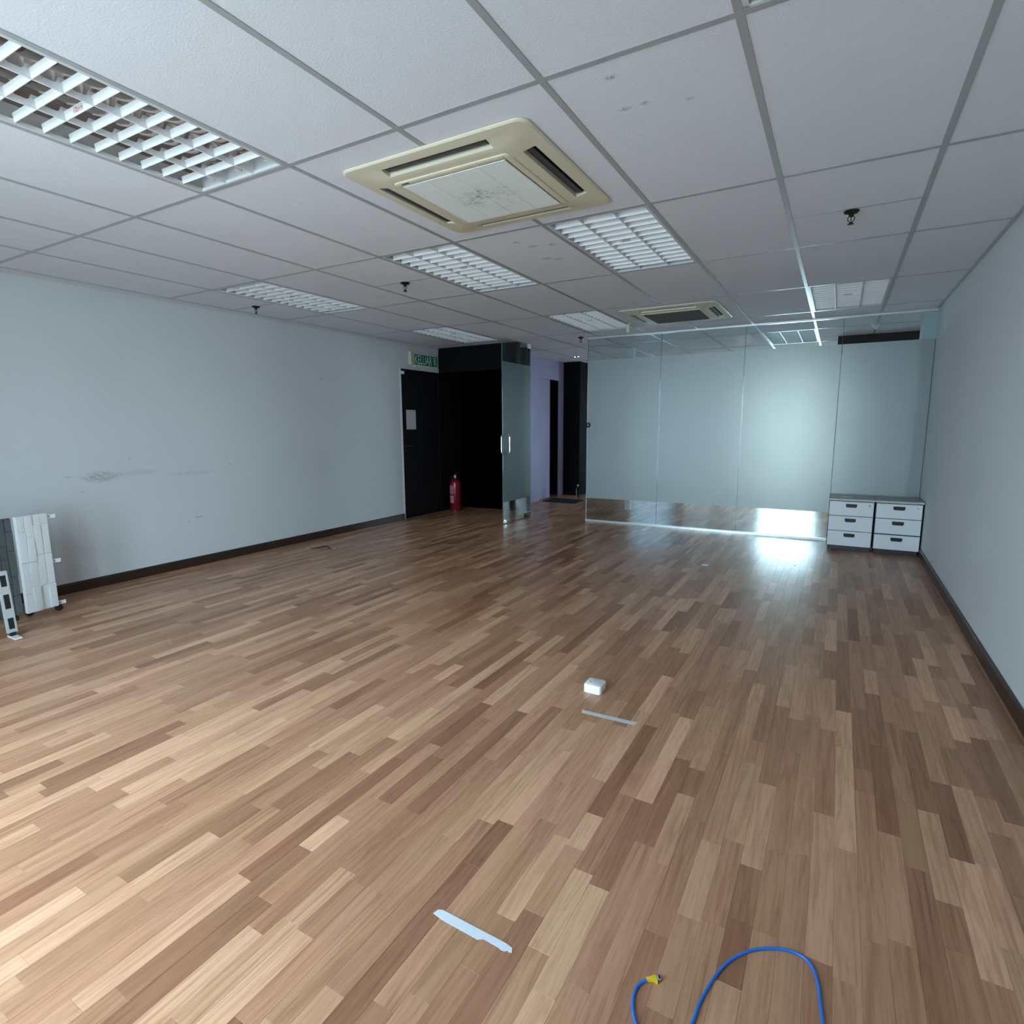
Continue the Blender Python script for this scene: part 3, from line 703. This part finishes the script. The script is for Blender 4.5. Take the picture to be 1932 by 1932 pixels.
# ------------------------------------------------------------------ drawer pedestals
M['ped_face'] = mat('grey_white_drawer_laminate', (.80, .84, .88), .4)
M['ped_body'] = mat('dark_grey_pedestal_shell', (.035, .045, .055), .45)
M['ped_top'] = mat('grey_pedestal_top', (.30, .33, .34), .35)
M['ped_edge'] = mat('cream_edging', (.55, .56, .50), .4)
M['pull'] = mat('black_recessed_pull', (.015, .015, .017), .4)
def pedestal(x0, x1, label, gap):
    y0, y1 = 5.965, 6.415
    r = thing('drawer_pedestal', ((x0 + x1) / 2, (y0 + y1) / 2, 0), label, 'drawer unit', 'drawer pedestals')
    MB().box(x0, x1, y0 + .02, y1, .046, .508).build('body', 'ped_body', r)
    tp = MB().box(x0 - .004, x1 + .004, y0 - .004, y1, .510, .530).build('top', 'ped_top', r, bevel=.002)
    MB().box(x0 - .004, x1 + .004, y0 - .0062, y0 - .0045, .511, .529).build('edge_strip', 'ped_edge', tp)
    zz = [(.360, .502), (.207, .354), (.052, .201 - gap)]
    for i, (z0, z1) in enumerate(zz):
        f = MB().box(x0 + .006, x1 - .006, y0, y0 + .018, z0, z1); d = f.build('drawer_front', 'ped_face', r, bevel=.0015)
        xc = (x0 + x1) / 2 - .0; zt = z1 - .022
        MB().prism([(xc - .048, zt), (xc + .048, zt), (xc + .048, zt - .026), (xc + .040, zt - .036), (xc - .040, zt - .036), (xc - .048, zt - .026)], 'y', y0 - .003, y0 + .001).build('pull', 'pull', d)
        MB().box(xc - .040, xc + .040, y0 - .0045, y0 - .003, zt - .010, zt - .004).build('pull_lip', 'rubber', d)
        if i == 0:
            lk_ = MB().tube([(x1 - .042, y0 + .001, zt - .008), (x1 - .042, y0 - .004, zt - .008)], .008, 14).build('lock', 'chrome', d, True)
            MB().box(x1 - .043, x1 - .041, y0 - .009, y0 - .0041, zt - .020, zt - .004).build('key', 'chrome', d)
    MB().box(x0 + .012, x1 - .012, y0 + .05, y1 - .02, .001, .047).build('underside_shade', 'ped_body', r)  # added dark block standing in for the shade under the drawers
    return r
pedestal(-.922, -.530, 'three drawer grey pedestal with a white card on top, standing clear of the wall', 0)
pedestal(-.519, -.137, 'three drawer grey pedestal pushed into the corner against the plain white wall', .006)
pc = MB().add([(-.83, 6.12, .5306), (-.72, 6.10, .5306), (-.714, 6.135, .5306), (-.824, 6.155, .5306), (-.83, 6.12, .5316), (-.72, 6.10, .5316), (-.714, 6.135, .5316), (-.824, 6.155, .5316)],
              [(3, 2, 1, 0), (4, 5, 6, 7), (0, 1, 5, 4), (1, 2, 6, 5), (2, 3, 7, 6), (3, 0, 4, 7)]).build('paper_slip', 'plastic'); tag(pc, 'small white paper slip lying on a drawer pedestal', 'paper')

# ------------------------------------------------------------------ stone clad panels on castors by the scuffed wall
M['stone_white'] = paint('white_cast_stone', (.80, .83, .84), .06, .35, .7)
M['stone_dark'] = paint('darker_cast_stone', (.10, .115, .115), .15, .4, .8)
def stone_panel(name, y0, y1, x_of, z0, z1, mt, seed, label):
    rn = random.Random(seed)
    r = thing(name, (x_of(y0), (y0 + y1) / 2, 0), label, 'panel', 'stacked stone panels')
    b = MB(); t = .03
    b.loft([[(x_of(y0), y0, z), (x_of(y1), y1, z), (x_of(y1) - t, y1, z), (x_of(y0) - t, y0, z)] for z in (z0, z1)]); b.build('backing_board', mt, r)
    ncol = max(4, round((y1 - y0) / .044)); cw = (y1 - y0) / ncol
    for i in range(ncol):
        ya, yb = y0 + cw * i + .0006, y0 + cw * (i + 1) - .0006; z = z0 + .001
        while z < z1 - .01:
            L = rn.choice((.09, .13, .17, .21)); ze = min(z + L, z1)
            if z1 - ze < .05: ze = z1
            d0 = rn.uniform(.005, .017); d1 = d0 + rn.uniform(-.003, .003); dm_ = (d0 + d1) / 2 + .0008
            xa, xb = x_of(ya), x_of(yb)
            b = MB().loft([[(xa - .001, ya, zz), (xb - .001, yb, zz), (xb + dd, yb - .001, zz), ((xa + xb) / 2 + dd + .0008, (ya + yb) / 2, zz), (xa + dd, ya + .001, zz)]
                           for zz, dd in ((z + .0008, d0 * .8), (z + .006, d0), ((z + ze) / 2, dm_), (ze - .006, d1), (ze - .0008, d1 * .8))])
            b.build('stone', mt, r); z = ze
    return r
xw = lambda y: -5.525 - (y - .97) * .19
wp = stone_panel('stone_panel', .972, 1.160, xw, .045, .700, 'stone_white', 4, 'white stacked stone wall panel with metal tabs on castors by the scuffed wall')
for z_ in (.675, .362, .062):
    xx = xw(1.16)
    tb = MB().box(xx - .012, xx - .008, 1.15, 1.212, z_ - .013, z_ + .013).build('mounting_tab', 'plastic', wp)
    MB().tube([(xx - .0085, 1.176, z_), (xx - .0072, 1.176, z_)], .004, 10).build('screw_hole', 'rubber', tb)
for yy in (1.02, 1.175):
    xx = xw(yy) - (.03 if yy > 1.1 else .10)
    c = MB().tube([(xx - .012, yy, .022), (xx + .012, yy, .022)], .0215, 16).build('castor', 'rubber', wp, True)
    MB().box(xx - .014, xx + .014, yy - .012, yy + .012, .038, .046).build('castor_fork', 'rubber', c)
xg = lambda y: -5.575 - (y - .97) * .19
gpn = stone_panel('stone_panel', .62, .965, xg, .045, .690, 'stone_dark', 9, 'darker stacked stone panel beside the white stone panel')  # second panel given a darker base colour than the white one
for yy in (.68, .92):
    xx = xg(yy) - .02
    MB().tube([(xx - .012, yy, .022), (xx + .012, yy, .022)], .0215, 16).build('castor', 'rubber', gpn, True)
# slotted upright
M['upright'] = mat('grey_white_upright', (.50, .53, .54), .45)
up_ = thing('slotted_upright', (-5.24, .79, 0), 'white slotted metal upright with dark patches leaning in front of the darker stone panel', 'metal upright')
tl = .035
def upz(z): return .787 - tl * z
b = MB(); 
b.loft([[(-5.225, upz(z) - .026, z), (-5.225, upz(z) + .026, z), (-5.245, upz(z) + .026, z), (-5.245, upz(z) - .026, z)] for z in (.03, .42)]); b.build('post', 'upright', up_, bevel=.002)
for (z0, z1) in ((.055, .125), (.185, .275), (.325, .395)):
    MB().loft([[(-5.2242, upz(z) - .014, z), (-5.2242, upz(z) + .014, z), (-5.2262, upz(z) + .014, z), (-5.2262, upz(z) - .014, z)] for z in (z0, z1)]).build('slot', 'dark', up_)
MB().box(-5.26, -5.15, .765, .805, .001, .012).build('foot', 'plastic', up_, bevel=.003)
MB().box(-5.25, -5.22, .772, .80, .010, .034).build('foot_block', 'rubber', up_)

# ------------------------------------------------------------------ things lying on the floor
# socket box
M['box_white'] = mat('glossy_white_plastic', (.82, .85, .86), .25)
sb = thing('socket_box', (-1.832, 1.86, 0), 'small white plastic socket box on the wood floor', 'socket box')
b = MB(); C_ = (-1.832, 1.861)
b.loft([[(u, v, z) for u, v in rsq(h_, h_, .014, 5, *C_)] for h_, z in ((.0435, .0005), (.044, .002), (.044, .036), (.0425, .040), (.0405, .0415))]); b.build('shell', 'box_white', sb, True)
for (dx, dy) in ((-.022, .022), (.014, -.012)): MB().lathe([(.0045, .0413), (.0045, .0420), (.002, .0421)], (C_[0] + dx, C_[1] + dy, 0), 12).build('screw', 'plastic', sb, True)
MB().lathe([(.0035, .0413), (.0035, .0418)], (C_[0] - .02, C_[1] - .006, 0), 10).build('screw_hole', 'rubber', sb)
# strips of tape
M['tape'] = paint('pale_cloth_tape', (.52, .55, .56), .08, .2, .55)
M['tape_blue'] = paint('pale_blue_tape', (.64, .70, .78), .06, .2, .5)
def tape(pts, mt, label):
    o = MB().loft([[(u, v, z) for u, v in pts] for z in (.0003, .0011)]).build('tape_strip', mt); return tag(o, label, 'tape', 'tape strips on the floor')
tape([(-1.811, 1.650), (-1.803, 1.624), (-1.70, 1.628), (-1.60, 1.632), (-1.563, 1.634), (-1.556, 1.662), (-1.62, 1.659), (-1.72, 1.654)], 'tape', 'thin grey tape strip on the floor beside the white socket box')
tape([(-1.7325, .4445), (-1.728, .4600), (-1.716, .4655), (-1.60, .4640), (-1.520, .4630), (-1.499, .4590), (-1.494, .4480), (-1.501, .4440), (-1.506, .4470), (-1.512, .4415), (-1.522, .4405), (-1.528, .4430), (-1.555, .4440), (-1.575, .4450), (-1.588, .4360), (-1.606, .4370), (-1.65, .4380), (-1.70, .4395)], 'tape_blue', 'wide pale blue tape strip with a torn edge, near the blue cable')
# blue network cable
M['cable'] = mat('blue_cable_jacket', (.010, .17, .68), .35)
M['yellow'] = mat('yellow_boot_plastic', (.72, .52, .02), .4)
M['clear'] = mat('clear_connector', (.35, .37, .40), .15)
zc = .0036
cb = thing('network_cable', (-1.17, .55, 0), 'blue network cable with a yellow plug looping on the wood floor', 'cable')
pts = [(-1.1845, .540), (-1.1975, .520), (-1.2005, .490), (-1.192, .458), (-1.172, .425), (-1.145, .405), (-1.112, .415), (-1.085, .455), (-1.072, .492), (-1.068, .535), (-1.060, .580), (-1.047, .630),
       (-1.026, .682), (-.992, .730), (-.950, .764), (-.905, .783), (-.869, .780), (-.848, .755), (-.837, .712), (-.832, .670), (-.827, .630), (-.826, .58), (-.84, .50), (-.87, .40), (-.93, .25), (-1.02, .12), (-1.1, .05)]
pth = [(x_, y_, zc) for x_, y_ in pts]
MB().tube(smooth_path(pth, 7), .0034, 10).build('jacket', 'cable', cb, True)
b = MB(); A = Vector((-1.1845, .540, zc + .001)); D = Vector((.80, .55, 0)).normalized(); N = Vector((-D.y, D.x, 0))
def sec(c, hw, hh): return [tuple(c + N * hw + Vector((0, 0, hh))), tuple(c - N * hw + Vector((0, 0, hh))), tuple(c - N * hw - Vector((0, 0, hh))), tuple(c + N * hw - Vector((0, 0, hh)))]
b.loft([sec(A - D * .002, .0036, .0036), sec(A + D * .006, .0040, .0040), sec(A + D * .016, .0060, .0044), sec(A + D * .020, .0066, .0044), sec(A + D * .022, .0066, .0044)]); b.build('boot', 'yellow', cb, bevel=.0008)
b = MB(); b.loft([sec(A + D * .017 - N * .006, .003, .0042), sec(A + D * .022 - N * .0075, .003, .0042)]); b.build('boot_latch', 'yellow', cb)
pg = MB().loft([sec(A + D * .0215, .0056, .0040), sec(A + D * .031, .0056, .0040)]).build('plug', 'clear', cb, bevel=.0005)
MB().loft([sec(A + D * .027, .0046, .0045), sec(A + D * .0305, .0046, .0045)]).build('contacts', 'brass', pg)
# white scrap, dark leaf scrap
o = MB().loft([[(u, v, z) for u, v in ((-1.895, 4.665), (-1.845, 4.660), (-1.825, 4.700), (-1.875, 4.708))] for z in (.0004, .006)]).build('white_chip', 'plastic'); tag(o, 'small flat white chip on the dark floor before the glass partition', 'scrap')
M['leaf'] = mat('dry_dark_leaf', (.02, .025, .018), .7)
lf = thing('dry_leaf_scrap', (-5.53, 3.5, 0), 'dark curled twig scrap on the floor by the scuffed wall', 'scrap')
MB().tube(smooth_path([(-5.64, 3.44, .004), (-5.60, 3.49, .007), (-5.56, 3.55, .014), (-5.52, 3.56, .016), (-5.48, 3.55, .006), (-5.45, 3.55, .004)], 4), [.002 + .005 * math.sin(math.pi * i / 20) for i in range(21)], 6).build('twig', 'leaf', lf, True)
MB().tube([(-5.44, 3.555, .004), (-5.42, 3.58, .004)], .003, 6).build('pale_tip', 'cream', lf, True)
for (x_, y_, r_) in ((-1.15, 5.05, .006), (-4.99, 4.28, .006)):
    o = MB().lathe([(r_, .0003), (r_ * .8, .003), (r_ * .3, .004)], (x_, y_, 0), 8).build('floor_crumb', 'rubber' if x_ > -2 else 'cream', None, True)
    tag(o, 'tiny dark crumb on the floor reflection before the glass' if x_ > -2 else 'tiny pale crumb on the dark floor near the exit door', 'crumb')
